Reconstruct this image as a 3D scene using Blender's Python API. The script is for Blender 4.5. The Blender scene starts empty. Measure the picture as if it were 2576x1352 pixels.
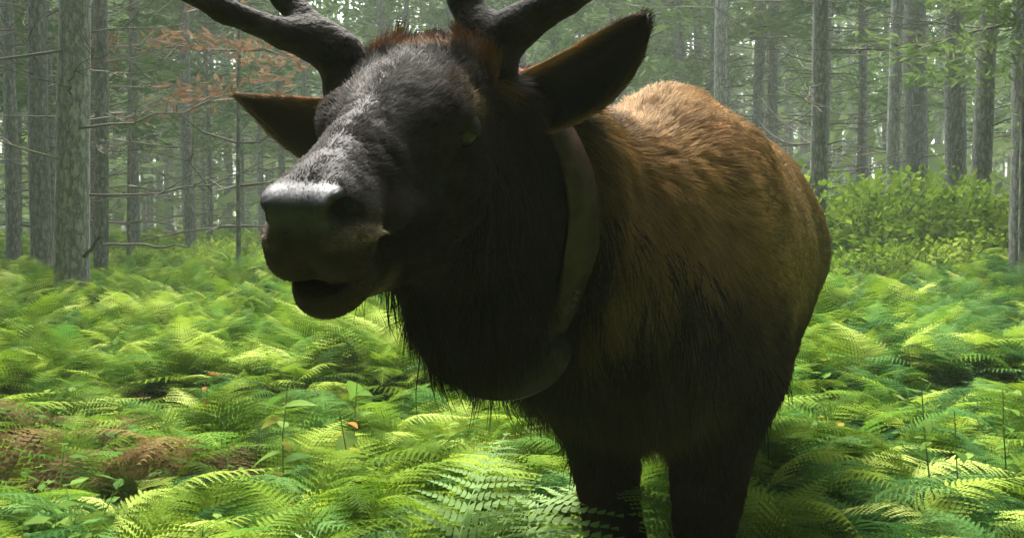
import bpy, bmesh, math, random
import numpy as np
from mathutils import Vector, Matrix, noise as mnoise

# ------------------------------------------------------------------ camera, world, sun, exposure
S = bpy.context.scene
W_, H_ = 1024, 537
FPX = 1098.0                       # focal length in pixels of the 1024 px wide picture
CAM_Z = 1.15
HORIZ = 215.0                      # picture row of the horizon
PITCH = math.atan((268.5 - HORIZ) / FPX)
cd = bpy.data.cameras.new('camera'); cam = bpy.data.objects.new('camera', cd); S.collection.objects.link(cam)
cam.location = (0, 0, CAM_Z); cam.rotation_euler = (math.pi / 2 - PITCH, 0, 0)
cd.sensor_width = 36; cd.lens = 36 * FPX / W_; cd.clip_start = 0.05; cd.clip_end = 2000
S.camera = cam
SUN_EL, SUN_AZ = math.radians(58), math.radians(-14)     # light falls from above, behind the animal and a little from the left
world = bpy.data.worlds.new('World'); S.world = world; world.use_nodes = True
wn = world.node_tree; wn.nodes.clear()
sky = wn.nodes.new('ShaderNodeTexSky'); sky.sky_type = 'NISHITA'; sky.sun_disc = False
sky.sun_elevation = SUN_EL; sky.sun_rotation = SUN_AZ; sky.dust_density = 6; sky.air_density = 1.0; sky.ozone_density = 1
hs_ = wn.nodes.new('ShaderNodeHueSaturation'); hs_.inputs['Saturation'].default_value = 0.35
bg = wn.nodes.new('ShaderNodeBackground'); bg.inputs[1].default_value = 0.08
wo = wn.nodes.new('ShaderNodeOutputWorld')
wn.links.new(sky.outputs[0], hs_.inputs['Color']); wn.links.new(hs_.outputs[0], bg.inputs[0]); wn.links.new(bg.outputs[0], wo.inputs[0])
sd = bpy.data.lights.new('sun', 'SUN'); sd.energy = 1.5; sd.angle = math.radians(26); sd.color = (1, 0.96, 0.86)
sun = bpy.data.objects.new('sun', sd); S.collection.objects.link(sun)
sun.rotation_euler = Vector((math.sin(SUN_AZ) * math.cos(SUN_EL), math.cos(SUN_AZ) * math.cos(SUN_EL), math.sin(SUN_EL))).to_track_quat('Z', 'Y').to_euler()
S.view_settings.view_transform = 'Standard'; S.view_settings.look = 'None'; S.view_settings.gamma = 1
S.view_settings.use_curve_mapping = False
S.view_settings.exposure = 2.87
S.cycles_curves.shape = 'RIBBONS'
S.cycles.max_bounces = 6; S.cycles.diffuse_bounces = 3; S.cycles.transparent_max_bounces = 8; S.cycles.volume_bounces = 1

cp, sp = math.cos(PITCH), math.sin(PITCH)
def P(px, py, Y):
    """The point at forward distance Y that the picture shows at (px, py)."""
    u = (px - 512) / FPX; v = (268.5 - py) / FPX
    d = Vector((u, cp + v * sp, v * cp - sp)); d /= d.y
    return Vector((d.x * Y, Y, CAM_Z + d.z * Y))
def PD(x, y, Y): return P(x * W_ / 2576, y * W_ / 2576, Y)

COL = S.collection
def link(o, parent=None):
    COL.objects.link(o)
    if parent: o.parent = parent
    return o
def tag(o, label=None, cat=None, group=None, kind=None):
    if label: o['label'] = label
    if cat: o['category'] = cat
    if group: o['group'] = group
    if kind: o['kind'] = kind
    return o
def empty(name, loc=(0, 0, 0), rz=0):
    o = bpy.data.objects.new(name, None); COL.objects.link(o); o.location = loc; o.rotation_euler = (0, 0, rz)
    o.empty_display_size = 0.2
    return o
def mesh_np(name, V, F, mat=None, smooth=True):
    """V (n,3), F (m,k) int arrays with k = 3 or 4."""
    V = np.asarray(V, np.float32); F = np.asarray(F, np.int32)
    me = bpy.data.meshes.new(name); k = F.shape[1]
    me.vertices.add(len(V)); me.vertices.foreach_set('co', V.ravel())
    me.loops.add(F.size); me.loops.foreach_set('vertex_index', F.ravel())
    me.polygons.add(len(F)); me.polygons.foreach_set('loop_start', np.arange(0, F.size, k, dtype=np.int32))
    try: me.polygons.foreach_set('loop_total', np.full(len(F), k, np.int32))
    except Exception: pass
    if smooth: me.polygons.foreach_set('use_smooth', np.ones(len(F), bool))
    me.update(); me.validate()
    if mat: me.materials.append(mat)
    return me
def obj(name, me, parent=None, mat=None):
    o = bpy.data.objects.new(name, me)
    if mat: me.materials.clear(); me.materials.append(mat)
    return link(o, parent)

# ------------------------------------------------------------------ node helper
def new_mat(name):
    m = bpy.data.materials.new(name); m.use_nodes = True; t = m.node_tree
    b = t.nodes['Principled BSDF']; b.inputs['Roughness'].default_value = 0.8
    return m, t, b
def N(t, kind, **kw):
    n = t.nodes.new(kind)
    for k, v in kw.items():
        if k in n.inputs: n.inputs[k].default_value = v
        else: setattr(n, k, v)
    return n
def ramp(t, fac, stops):
    r = t.nodes.new('ShaderNodeValToRGB'); e = r.color_ramp.elements
    while len(e) < len(stops): e.new(0.5)
    for i, (p, c) in enumerate(stops):
        e[i].position = p; e[i].color = (*c, 1)
    t.links.new(fac, r.inputs[0]); return r.outputs[0]
def smooth(a, b, x): t = np.clip((x - a) / (b - a), 0, 1); return t * t * (3 - 2 * t)
def vnoise(p, f, seed=0):
    """Cheap smooth 3D value noise in numpy."""
    q = p * f + seed * 17.3; i = np.floor(q).astype(np.int64); r = q - i; r = r * r * (3 - 2 * r); out = 0
    for dx in (0, 1):
        for dy in (0, 1):
            for dz in (0, 1):
                n = (i[:, 0] + dx) * 374761393 + (i[:, 1] + dy) * 668265263 + (i[:, 2] + dz) * 2147483647 + seed * 9176
                n = (n ^ (n >> 13)) * 1274126177; n = ((n ^ (n >> 16)) & 0xffff) / 65535.0
                w = np.abs(1 - dx - r[:, 0]) * np.abs(1 - dy - r[:, 1]) * np.abs(1 - dz - r[:, 2])
                out = out + n * w
    return out
# ------------------------------------------------------------------ the ground
R_ = random.Random(11)
def hgt(x, y):
    """Height of the forest floor."""
    z = 0.30 * (1 / (1 + math.exp(-(y - 30) / 5)))
    z += 0.95 * (1 / (1 + math.exp(-(y - 11.5) / 1.6))) * (1 / (1 + math.exp(-(x - 3.2) / 1.0)))
    z += 0.09 * mnoise.noise(Vector((x * .35, y * .35, 3.1))) * min(1, abs(y) / 8 + .3) + .3 * mnoise.noise(Vector((x * .05, y * .05, 9)))* min(1, max(0, y - 8) / 20)
    return z
def gmat():
    m, t, b = new_mat('forest_floor'); b.inputs['Roughness'].default_value = .95
    n1 = N(t, 'ShaderNodeTexNoise', Scale=14.0, Detail=9.0, Roughness=.7); n2 = N(t, 'ShaderNodeTexNoise', Scale=1.1, Detail=4.0)
    tc = N(t, 'ShaderNodeTexCoord'); t.links.new(tc.outputs['Object'], n1.inputs[0]); t.links.new(tc.outputs['Object'], n2.inputs[0])
    c1 = ramp(t, n1.outputs[0], [(.3, (.018, .013, .008)), (.5, (.06, .042, .022)), (.7, (.13, .085, .045))])
    c2 = ramp(t, n1.outputs[0], [(.3, (.012, .02, .006)), (.6, (.04, .075, .015)), (.8, (.07, .11, .03))])
    mx = N(t, 'ShaderNodeMixRGB'); r = ramp(t, n2.outputs[0], [(.42, (0, 0, 0)), (.58, (1, 1, 1))])
    t.links.new(r, mx.inputs[0]); t.links.new(c1, mx.inputs[1]); t.links.new(c2, mx.inputs[2]); t.links.new(mx.outputs[0], b.inputs['Base Color'])
    bp = N(t, 'ShaderNodeBump', Strength=.8, Distance=.03); t.links.new(n1.outputs[0], bp.inputs['Height']); t.links.new(bp.outputs[0], b.inputs['Normal'])
    return m
def ground():
    def axis(lim, near, step, far): 
        a = list(np.arange(-near, near, step)); v = near; s = step
        while v < lim: a.append(v); s *= 1.25; v += s
        a.append(lim); a = [-q for q in a if q > near] + a
        return sorted(set(a))
    xs = axis(600, 14, .35, 0); ys = axis(600, 22, .35, 0)
    V = [(x, y, hgt(x, y)) for y in ys for x in xs]; nx = len(xs)
    F = [(j * nx + i, j * nx + i + 1, (j + 1) * nx + i + 1, (j + 1) * nx + i) for j in range(len(ys) - 1) for i in range(nx - 1)]
    o = obj('ground', mesh_np('ground', V, F, gmat())); tag(o, kind='structure')
ground()

# ------------------------------------------------------------------ trees
def bark_mat(name, dark, mid, light, moss):
    m, t, b = new_mat(name); b.inputs['Roughness'].default_value = .9
    tc = N(t, 'ShaderNodeTexCoord'); mp = N(t, 'ShaderNodeMapping'); mp.inputs['Scale'].default_value = (1, 1, .35)
    oi = N(t, 'ShaderNodeObjectInfo'); ad = N(t, 'ShaderNodeVectorMath', operation='ADD')
    t.links.new(tc.outputs['Object'], ad.inputs[0]); t.links.new(oi.outputs['Random'], ad.inputs[1]); t.links.new(ad.outputs[0], mp.inputs[0])
    v = N(t, 'ShaderNodeTexVoronoi', Scale=22.0); v.feature = 'DISTANCE_TO_EDGE'; n = N(t, 'ShaderNodeTexNoise', Scale=30.0, Detail=9.0, Roughness=.8)
    wv = N(t, 'ShaderNodeMixRGB'); wv.inputs[0].default_value = .12; t.links.new(mp.outputs[0], wv.inputs[1]); t.links.new(n.outputs[1], wv.inputs[2])
    t.links.new(mp.outputs[0], n.inputs[0]); t.links.new(wv.outputs[0], v.inputs[0])
    c = ramp(t, n.outputs[0], [(.22, dark), (.5, mid), (.80, light)])
    e = ramp(t, v.outputs[0], [(.0, (.42, .42, .42)), (.20, (1, 1, 1))])
    mx = N(t, 'ShaderNodeMixRGB', blend_type='MULTIPLY'); mx.inputs[0].default_value = 1; t.links.new(c, mx.inputs[1]); t.links.new(e, mx.inputs[2])
    n3 = N(t, 'ShaderNodeTexNoise', Scale=2.2, Detail=5.0); t.links.new(mp.outputs[0], n3.inputs[0])
    mo = N(t, 'ShaderNodeMixRGB'); t.links.new(ramp(t, n3.outputs[0], [(.55, (0, 0, 0)), (.80, (.8, .8, .8))]), mo.inputs[0]); t.links.new(mx.outputs[0], mo.inputs[1]); mo.inputs[2].default_value = (*moss, 1)
    t.links.new(mo.outputs[0], b.inputs['Base Color'])
    ma = N(t, 'ShaderNodeMath', operation='MULTIPLY_ADD'); t.links.new(e, ma.inputs[0]); ma.inputs[1].default_value = .6; t.links.new(n.outputs[0], ma.inputs[2])
    bp = N(t, 'ShaderNodeBump', Strength=.9, Distance=.02); t.links.new(ma.outputs[0], bp.inputs['Height']); t.links.new(bp.outputs[0], b.inputs['Normal'])
    return m
mbark = bark_mat('pine_bark', (.07, .07, .065), (.25, .255, .24), (.50, .51, .48), (.20, .23, .15))
mtwig, t, b = new_mat('dead_wood'); 
oi = N(t, 'ShaderNodeObjectInfo'); t.links.new(ramp(t, oi.outputs['Random'], [(0, (.055, .045, .035)), (.6, (.10, .09, .07)), (1, (.20, .18, .14))]), b.inputs['Base Color'])
def leaf_mat(name, stops, trans=.35, rough=.55, scale=3.0):
    m, t, b = new_mat(name); b.inputs['Roughness'].default_value = max(rough, .72); b.inputs['Specular IOR Level'].default_value = .05
    oi = N(t, 'ShaderNodeObjectInfo'); ge = N(t, 'ShaderNodeNewGeometry')
    n = N(t, 'ShaderNodeTexNoise', Scale=scale, Detail=2.0); t.links.new(ge.outputs['Position'], n.inputs[0])
    a = N(t, 'ShaderNodeMath', operation='MULTIPLY_ADD'); t.links.new(oi.outputs['Random'], a.inputs[0]); a.inputs[1].default_value = .55; t.links.new(n.outputs[0], a.inputs[2])
    a2 = N(t, 'ShaderNodeMath', operation='SUBTRACT'); t.links.new(a.outputs[0], a2.inputs[0]); a2.inputs[1].default_value = .27
    c = ramp(t, a2.outputs[0], stops); t.links.new(c, b.inputs['Base Color'])
    tr = N(t, 'ShaderNodeBsdfTranslucent'); t.links.new(c, tr.inputs[0])
    mx = N(t, 'ShaderNodeMixShader'); mx.inputs[0].default_value = trans
    t.links.new(b.outputs[0], mx.inputs[1]); t.links.new(tr.outputs[0], mx.inputs[2]); t.links.new(mx.outputs[0], t.nodes['Material Output'].inputs[0])
    return m
mneedle = leaf_mat('pine_needles', [(.2, (.06, .12, .03)), (.5, (.10, .18, .05)), (.8, (.15, .21, .07))], .35, scale=.6)

def tube(pts, rads, k=6):
    """A tube along points: returns verts, quad faces."""
    V = []; F = []; n = len(pts)
    for i, p in enumerate(pts):
        d = (pts[min(i + 1, n - 1)] - pts[max(i - 1, 0)]).normalized()
        a = d.orthogonal().normalized() if i == 0 else (a - d * a.dot(d)).normalized(); b = d.cross(a)
        for j in range(k):
            w = 2 * math.pi * j / k; V.append(p + (a * math.cos(w) + b * math.sin(w)) * rads[i])
    for i in range(n - 1):
        for j in range(k):
            j2 = (j + 1) % k; F.append((i * k + j, i * k + j2, (i + 1) * k + j2, (i + 1) * k + j))
    return V, F
def join(parts):
    V = []; F = []
    for v, f in parts: o = len(V); V += v; F += [tuple(i + o for i in q) for q in f]
    return V, F
def trunk_mesh(r0, h, seed, lean=0.0, detail=14):
    rr = random.Random(seed); k = detail; n = 40; V = []; F = []
    ph = rr.random() * 9
    for i in range(n + 1):
        x = (i / n) ** 1.5; z = h * x - .25; flare = 1 + .55 * math.exp(-max(z, 0) / .16); r = r0 * (1 - .72 * x) * flare
        cx = .05 * math.sin(z * .5 + ph) + lean * z; cy = .05 * math.cos(z * .43 + ph)
        knot = 1 + .035 * math.exp(-((z % .62 - .3) / .06) ** 2)
        for j in range(k):
            w = 2 * math.pi * j / k; q = 1 + .07 * mnoise.noise(Vector((math.cos(w) * 2, math.sin(w) * 2, z * 1.6 + seed)))
            V.append((cx + r * q * knot * math.cos(w), cy + r * q * knot * math.sin(w), z))
    for i in range(n):
        for j in range(k): j2 = (j + 1) % k; F.append((i * k + j, i * k + j2, (i + 1) * k + j2, (i + 1) * k + j))
    return mesh_np('trunk', V, F, mbark), (lambda z: Vector((.05 * math.sin(z * .5 + ph) + lean * z, .05 * math.cos(z * .43 + ph), z))), (lambda z: r0 * (1 - .72 * ((z + .25) / h)))
def dead_branch(seed, L=1.5, r=.011, twigs=7):
    """Thin dry branch along +x, sagging then lifting, with side twigs."""
    rr = random.Random(seed); parts = []; pts = []; n = 9; sag = rr.uniform(-.12, .22); lift = rr.uniform(-.1, .45); sw = rr.uniform(-.25, .25)
    for i in range(n):
        x = i / (n - 1); pts.append(Vector((L * x, sw * L * x * x + rr.uniform(-.015, .015) * L, L * (-sag * x + lift * x * x) + rr.uniform(-.018, .018) * L * x)))
    parts.append(tube(pts, [r * (1 - .8 * i / (n - 1)) for i in range(n)], 5))
    for i in range(twigs):
        x = rr.uniform(.2, .95); k = min(int(x * (n - 1)), n - 2); p = pts[k].lerp(pts[k + 1], x * (n - 1) - k); l = L * rr.uniform(.12, .38) * (1.1 - x * .5)
        d = Vector((rr.uniform(.4, 1), rr.choice((-1, 1)) * rr.uniform(.3, .9), rr.uniform(-.35, .5))).normalized()
        q = [p, p + d * l * .5 + Vector((0, 0, rr.uniform(-.02, .03))), p + d * l + Vector((l * .2, 0, rr.uniform(-.04, .08)))]
        parts.append(tube(q, [r * .42, r * .3, r * .12], 3))
    V, F = join(parts); return mesh_np('branch', V, F, mtwig)
BR = [dead_branch(100 + i, 1.2 + .2 * (i % 6), .009 + .0015 * (i % 3), 8 + i % 6) for i in range(10)]
def branch_set(seed, h0, h1, axis, rad, r_l=(.6, 1.5), per=3):
    """All the thin dead branches of one distant tree in one mesh."""
    rr = random.Random(seed); P_ = []; z = h0
    while z < h1:
        a0 = rr.random() * 6.28
        for j in range(per):
            a = a0 + j * 6.28 / per + rr.uniform(-.5, .5); L = rr.uniform(*r_l); c = axis(z); d = Vector((math.cos(a), math.sin(a), 0)); lift = rr.uniform(-.25, .4)
            pts = [c + d * rad(z) * .6, c + d * L * .5 + Vector((0, 0, L * .08 * rr.uniform(-1, 1))), c + d * L + Vector((0, 0, L * lift))]
            P_.append(tube(pts, [.018, .012, .005], 3))
            for q in range(3):
                e = pts[1].lerp(pts[2], rr.random()); s = Vector((-d.y, d.x, 0)) * rr.choice((-1, 1)) * .6 + d * .7 + Vector((0, 0, rr.uniform(-.3, .4)))
                P_.append(tube([e, e + s * L * rr.uniform(.2, .45)], [.009, .004], 3))
        z += rr.uniform(.35, .6)
    V, F = join(P_); return mesh_np('branches', V, F, mtwig)
def crown_mesh(seed, z0, z1, r0, axis, n_limb, tuft, size):
    """Living crown: limbs ending in sprays of needle tufts."""
    g = np.random.default_rng(seed); rr = random.Random(seed); V = []; F = []
    for i in range(n_limb):
        f = rr.random() ** .85; z = z0 + (z1 - z0) * f; L = r0 * (1 - f) ** .7 * rr.uniform(.55, 1.1) + .25; a = rr.random() * 6.283
        d = np.array((math.cos(a), math.sin(a), rr.uniform(-.15, .30))); c = np.array(axis(z)); s = np.array((-d[1], d[0], 0))
        m = tuft; x = g.random(m) ** .6; w = (g.random(m) - .5) * .7 * L * (.35 + .65 * x)
        ctr = c + d * (L * x)[:, None] + s * w[:, None]; ctr[:, 2] += -.12 * L * x ** 2 + (g.random(m) - .5) * .16 * L
        dv = d * .8 + s * (np.sign(w) * .6)[:, None] + g.normal(size=(m, 3)) * .45; dv /= np.linalg.norm(dv, axis=1)[:, None]
        sd = np.cross(dv, g.normal(size=(m, 3))); sd /= np.linalg.norm(sd, axis=1)[:, None]; sz = (size * (.6 + .8 * g.random(m)))[:, None]
        q = np.stack([ctr - sd * sz * .05, ctr + dv * sz * .5 - sd * sz * .13, ctr + dv * sz, ctr + dv * sz * .5 + sd * sz * .13], 1)
        V.append(q.reshape(-1, 3))
    V = np.concatenate(V); F = np.arange(len(V)).reshape(-1, 4)
    return mesh_np('crown', V, F, mneedle, False)

TG = 'dense pines filling the background'
mbark_pale = bark_mat('pine_bark_pale', (.12, .12, .115), (.40, .41, .39), (.68, .69, .66), (.32, .35, .27))
def near_tree(x, y, r, h, seed, label, lean=0.0, nb=16, crown0=7.5, zs=(.9, 5.2), crn=None, group=None, stub=False):
    root = empty('pine_tree', (x, y, hgt(x, y))); tag(root, label, 'tree', group or 'tall pines one can pick out')
    tm, ax, rad = trunk_mesh(r, h, seed, lean); obj('trunk', tm, root)
    rr = random.Random(seed)
    for i in range(nb):
        z = zs[0] + (zs[1] - zs[0]) * (i + rr.random() * .8) / nb; o = obj('branch', BR[rr.randrange(len(BR))], root); a = rr.random() * 6.283
        c = ax(z); o.location = c + Vector((math.cos(a), math.sin(a), 0)) * rad(z) * .7; o.rotation_euler = (rr.uniform(-.7, .7), rr.uniform(-.35, .15), a); s = rr.uniform(.5, 1.25); o.scale = (s, s, s)
    cm = crown_mesh(seed, crown0, h, 1.6, ax, 24, 80, .20); obj('crown', cm, root)
    return root
def gx(D, Y): return PD(D, 500, Y).x
# the trunks that stand out in the photograph: picture column, distance, radius
NEAR = [
 (190, 9.3, .150, 'thick grey pine trunk with rough flaking bark, foremost on the left', .018, 30),
 (112, 13.0, .125, 'smoother blue-grey pine behind the thick left trunk, on its left side', 0, 24),
 (250, 12.4, .085, 'dark slim pine close behind the right edge of the thick left trunk', 0, 20),
 (22, 15.5, .10, 'dim dark pine at the very left edge of the photo', 0, 20),
 (345, 21.0, .10, 'pale slim pine standing first to the right of the left trio of trunks', 0, 12),
 (478, 19.0, .11, 'faint grey pine behind the dead log, below the bright gap', 0, 12),
 (1712, 24.0, .12, 'faint pine rising just right of the large ear above the elk hump', 0, 12),
 (1817, 18.0, .125, 'light grey ringed pine rising directly behind the elk shoulders', 0, 24),
 (1940, 26.0, .13, 'faint far pine between the ringed pine and the pine at the elk rump', 0, 12),
 (2050, 13.0, .105, 'grey pine with whorled dead branches standing directly behind the elk rump', -.004, 34),
 (2254, 16.0, .105, 'pale smooth pine on the right, in front of a darker rough trunk', 0, 26),
 (2296, 17.2, .20, 'broad dark rough pine trunk just right of the pale smooth one', 0, 24),
 (2398, 15.6, .155, 'dark broad pine trunk between the broad rough trunk and the pine in the shrubs', 0, 20),
 (2474, 13.5, .125, 'grey-brown pine whose foot stands in the shrubs on the right', 0, 20),
 (2566, 10.5, .14, 'blue-green shaded pine cut by the right edge of the photo', 0, 20)]
for i, (D, Y, r, lab, lean, nb) in enumerate(NEAR):
    nt = near_tree(gx(D, Y), Y, r, R_.uniform(14, 17), 40 + i, lab, lean, nb, crown0=R_.uniform(5.5, 7.5), zs=(1.25 if D < 2500 else 2.6, 5.2))
    if D in (190, 2254, 1817):
        for ch in nt.children:
            if ch.name.startswith('trunk'): ch.data.materials.clear(); ch.data.materials.append(mbark_pale)

# distant trees: shared meshes
PRO = []
for k in range(6):
    tm, ax, rad = trunk_mesh(.080 + .018 * (k % 3), 16, 200 + k, R_.uniform(-.012, .012), 9)
    PRO.append((tm, branch_set(300 + k, .8, 8.0, ax, rad, (.6, 1.6), 3), crown_mesh(400 + k, (2.2, 4.2, 5.4)[k % 3], 16, 1.9, ax, 40, 70, .30)))
tm_, ax_, rad_ = trunk_mesh(.14, 15, 290, .0, 9)
BIG = (tm_, branch_set(390, .8, 3.0, ax_, rad_), crown_mesh(490, 1.2, 15, 3.4, ax_, 150, 90, .50))  # unseen pines, crowns made wide and dense to block light behind the camera
def far_tree(x, y, k, s, label, group, pro=None):
    root = empty('pine_tree', (x, y, hgt(x, y)), R_.random() * 6.28); root.scale = (s, s, s)
    tag(root, label, 'tree', group)
    tm, bs, cm = pro or PRO[k]
    obj('trunk', tm, root); o = obj('branches', bs, root); o['kind'] = 'stuff'; obj('crown', cm, root)
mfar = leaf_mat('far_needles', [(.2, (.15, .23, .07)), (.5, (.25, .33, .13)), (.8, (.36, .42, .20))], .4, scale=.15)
WIN = [(868, 20, 55), (820, 205, 42), (488, 225, 20), (1985, 112, 16), (2105, 400, 30), (2160, 430, 30), (2378, 352, 14), (2475, 470, 12), (560, 150, 14), (700, 60, 30), (1440, 60, 25), (1250, 10, 30)]
def windows(c):
    """True where a far leaf would close one of the gaps through which the bright sky shows."""
    y = np.maximum(c[:, 1], .1); X = 1288 + c[:, 0] / y * FPX * 2576 / W_; Y = (HORIZ - (c[:, 2] - CAM_Z) / y * FPX) * 2576 / W_
    m = np.zeros(len(c), bool)
    for a, b, r in WIN: m |= (((X - a) / r) ** 2 + ((Y - b) / (r * 1.6)) ** 2 < 1) & (c[:, 1] > 0)
    return m
def far_wood():
    g = np.random.default_rng(8); n = 66000
    a = g.uniform(-math.pi, math.pi, n); a[: n * 2 // 3] = g.uniform(-.62, .62, n * 2 // 3); d = 32 + 90 * g.random(n) ** .75
    z = 15 * g.random(n) ** .75 + .4; lowq = g.random(n) < .26; z[lowq] = g.uniform(.2, 3.2, lowq.sum())
    c = np.stack([np.sin(a) * d, np.cos(a) * d, z], 1); k = (vnoise(c * np.array((1, 1, .6)), .22, 4) > .455) & ~windows(c); c = c[k]; n = len(c)
    u = g.normal(size=(n, 3)); u /= np.linalg.norm(u, axis=1)[:, None]; w = np.cross(u, g.normal(size=(n, 3))); w /= np.linalg.norm(w, axis=1)[:, None]
    s = g.uniform(.25, .75, (n, 1)); V = np.stack([c, c + u * s + w * s * .4, c + u * s * 2, c + u * s - w * s * .4], 1).reshape(-1, 3)
    o = obj('far_wood', mesh_np('far_wood', V, np.arange(4 * n).reshape(-1, 4), mfar, False)); tag(o, kind='stuff')
    parts = []
    for i in range(700):
        a = R_.uniform(-.62, .62) if i < 520 else R_.uniform(-math.pi, math.pi); d = R_.uniform(52, 118); p = Vector((math.sin(a) * d, math.cos(a) * d, 0)); l = R_.uniform(-.3, .3); r = R_.uniform(.10, .19)
        parts.append(tube([p + Vector((0, 0, -1)), p + Vector((l, 0, 8)), p + Vector((l * 1.6, 0, 17))], [r, r * .8, .03], 5))
    V, F = join(parts); o = obj('far_trunks', mesh_np('far_trunks', V, F, mbark)); tag(o, kind='stuff')
far_wood()
taken = [(gx(D, Y), Y) for D, Y, *_ in NEAR]
n = 0; tries = 0
while n < 190 and tries < 6000:
    tries += 1
    y = 17 + 58 * R_.random() ** .9; x = R_.uniform(-.56, .56) * y
    sep = 1.25 if y < 40 else 1.0
    if any((x - a) ** 2 + (y - b) ** 2 < sep ** 2 for a, b in taken): continue
    D = 1288 + x / y * FPX * 2576 / W_
    if y < 21 and (300 < D < 900 or 2070 < D < 2200): continue
    if 790 < D < 915 and R_.random() < .8: continue
    taken.append((x, y)); n += 1
    far_tree(x, y, R_.randrange(6), R_.uniform(.8, 1.15), 'distant slim grey pine among many alike in the hazy forest background', TG)
# the unseen forest beside and behind the camera, its crowns shaped to block light
for i in range(120):
    a = math.radians(R_.uniform(40, 320)); d = R_.uniform(3.6, 17) if math.cos(a) < .25 else R_.uniform(7, 18); x = math.sin(a) * d; y = math.cos(a) * d
    if any((x - p) ** 2 + (y - q) ** 2 < 2.2 for p, q in taken) : continue
    taken.append((x, y))
    far_tree(x, y, R_.randrange(6), R_.uniform(.85, 1.1), 'pine standing outside the picture around the clearing with the elk', 'pines around the clearing', BIG)
# ------------------------------------------------------------------ ferns and undergrowth
FST = [(.08, (.018, .045, .005)), (.28, (.065, .135, .006)), (.44, (.185, .290, .018)), (.56, (.080, .210, .030)), (.70, (.300, .420, .045)), (.90, (.580, .680, .190))]
mfern = leaf_mat('fern_leaf', FST, .42, .62, 1.3)
mfernb = leaf_mat('fern_leaf_blue_shade', [(.15, (.025, .080, .020)), (.5, (.060, .165, .035)), (.85, (.17, .32, .085))], .35, .5, 1.5)  # bluish fern green, darkened to paint in shade on the right
mbrown = leaf_mat('fern_leaf_brown', [(.15, (.05, .034, .016)), (.5, (.13, .085, .035)), (.85, (.24, .16, .06))], .3, .8, 3)
mstem, t, b = new_mat('fern_stem'); b.inputs['Base Color'].default_value = (.16, .17, .05, 1)
def frond(seed, L=.55, pairs=15, lobes=5, mat=None, droop=.5, wide=.30):
    """Arched fern frond in local +x with serrated leaflets, rising from the origin."""
    rr = random.Random(seed); V = []; F = []; side = rr.uniform(-.12, .12); rise = rr.uniform(.55, .85)
    def ax(t): return Vector((L * (.18 * t + .80 * t ** 1.5), side * L * t * t, L * (rise * .95 * math.sin(min(t * 2.1, math.pi / 2)) - (.06 + .42 * droop) * max(0, t - .30) ** 1.5)))
    def add(vs, fs): o = len(V); V.extend(vs); F.extend([tuple(i + o for i in f) for f in fs])
    n = 12
    for i in range(n):
        a, b_ = ax(i / n), ax((i + 1) / n); w0, w1 = .0028 * (1 - i / n * .8), .0028 * (1 - (i + 1) / n * .8)
        add([a + Vector((0, w0, 0)), a - Vector((0, w0, 0)), b_ - Vector((0, w1, 0)), b_ + Vector((0, w1, 0))], [(0, 1, 2, 3)])
    for i in range(pairs):
        t = .26 + .73 * (i / (pairs - 1)); p = ax(t); d = (ax(min(t + .02, 1.0)) - ax(t - .02)).normalized()
        env = math.sin(min(1, (t - .10) / .34) * math.pi / 2) * (1 - ((t - .26) / .76) ** 1.7); l = L * wide * max(env, .04) * rr.uniform(.88, 1.1)
        for s in (-1, 1):
            lat = d.cross(Vector((0, 0, 1))).normalized() * -s; up = lat.cross(d) * s; up = up if up.z > 0 else -up
            dr = (lat * .93 + d * (.34 + .5 * (t ** 3)) + up * rr.uniform(-.14, .06)).normalized()
            tw = rr.uniform(-.25, .25); wid = (d * math.cos(tw) + up * math.sin(tw)); w = L * .0245 * (.55 + .6 * env)
            vs = []; fs = []
            def m_(x): return p + dr * l * x - up * l * .20 * x * x
            for j in range(lobes):
                x0 = (j + .05) / lobes; x1 = (j + .95) / lobes; ww = w * (1 - x0 * .85) * rr.uniform(.85, 1.1); hx_ = l / lobes
                for q in (-1, 1):
                    b0 = len(vs); dz = up * ww * rr.uniform(-.25, .05)
                    vs += [m_(x0), m_(x0) + wid * q * ww * .55 + dr * hx_ * .10 + dz * .6, m_(x0) + wid * q * ww + dr * hx_ * .85 + dz, m_(x1 - .12 / lobes) + wid * q * ww * .38 + dr * hx_ * .05, m_(x1)]
                    fs.append((b0, b0 + 1, b0 + 2, b0 + 3, b0 + 4) if q > 0 else (b0 + 4, b0 + 3, b0 + 2, b0 + 1, b0))
            add(vs, fs)
    me = bpy.data.meshes.new('frond'); me.from_pydata([tuple(v) for v in V], [], F); me.update()
    me.materials.append(mat or mfern); return me
FR = [frond(s, .58 + .06 * (s % 4), 23 + s % 3, 8, mfern, rrd, w) for s, (rrd, w) in enumerate([(.5, .30), (.7, .26), (.35, .32), (.9, .28), (.55, .34), (.6, .24)])]
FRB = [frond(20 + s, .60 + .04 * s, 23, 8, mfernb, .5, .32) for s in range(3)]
mpale = leaf_mat('fern_leaf_pale', [(.15, (.13, .24, .06)), (.5, (.24, .37, .13)), (.85, (.40, .52, .26))], .3, .5, 4)
FRP = [frond(26 + s, .56, 18, 10, mpale, .6, .32) for s in range(2)]
FRBR = [frond(30 + s, .56, 18, 5, mbrown, 1.1, .26) for s in range(2)]
LOW = [frond(40 + s, .62, 14, 3, mfern, [.4, .7, .9][s], [.3, .34, .26][s]) for s in range(3)]

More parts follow.
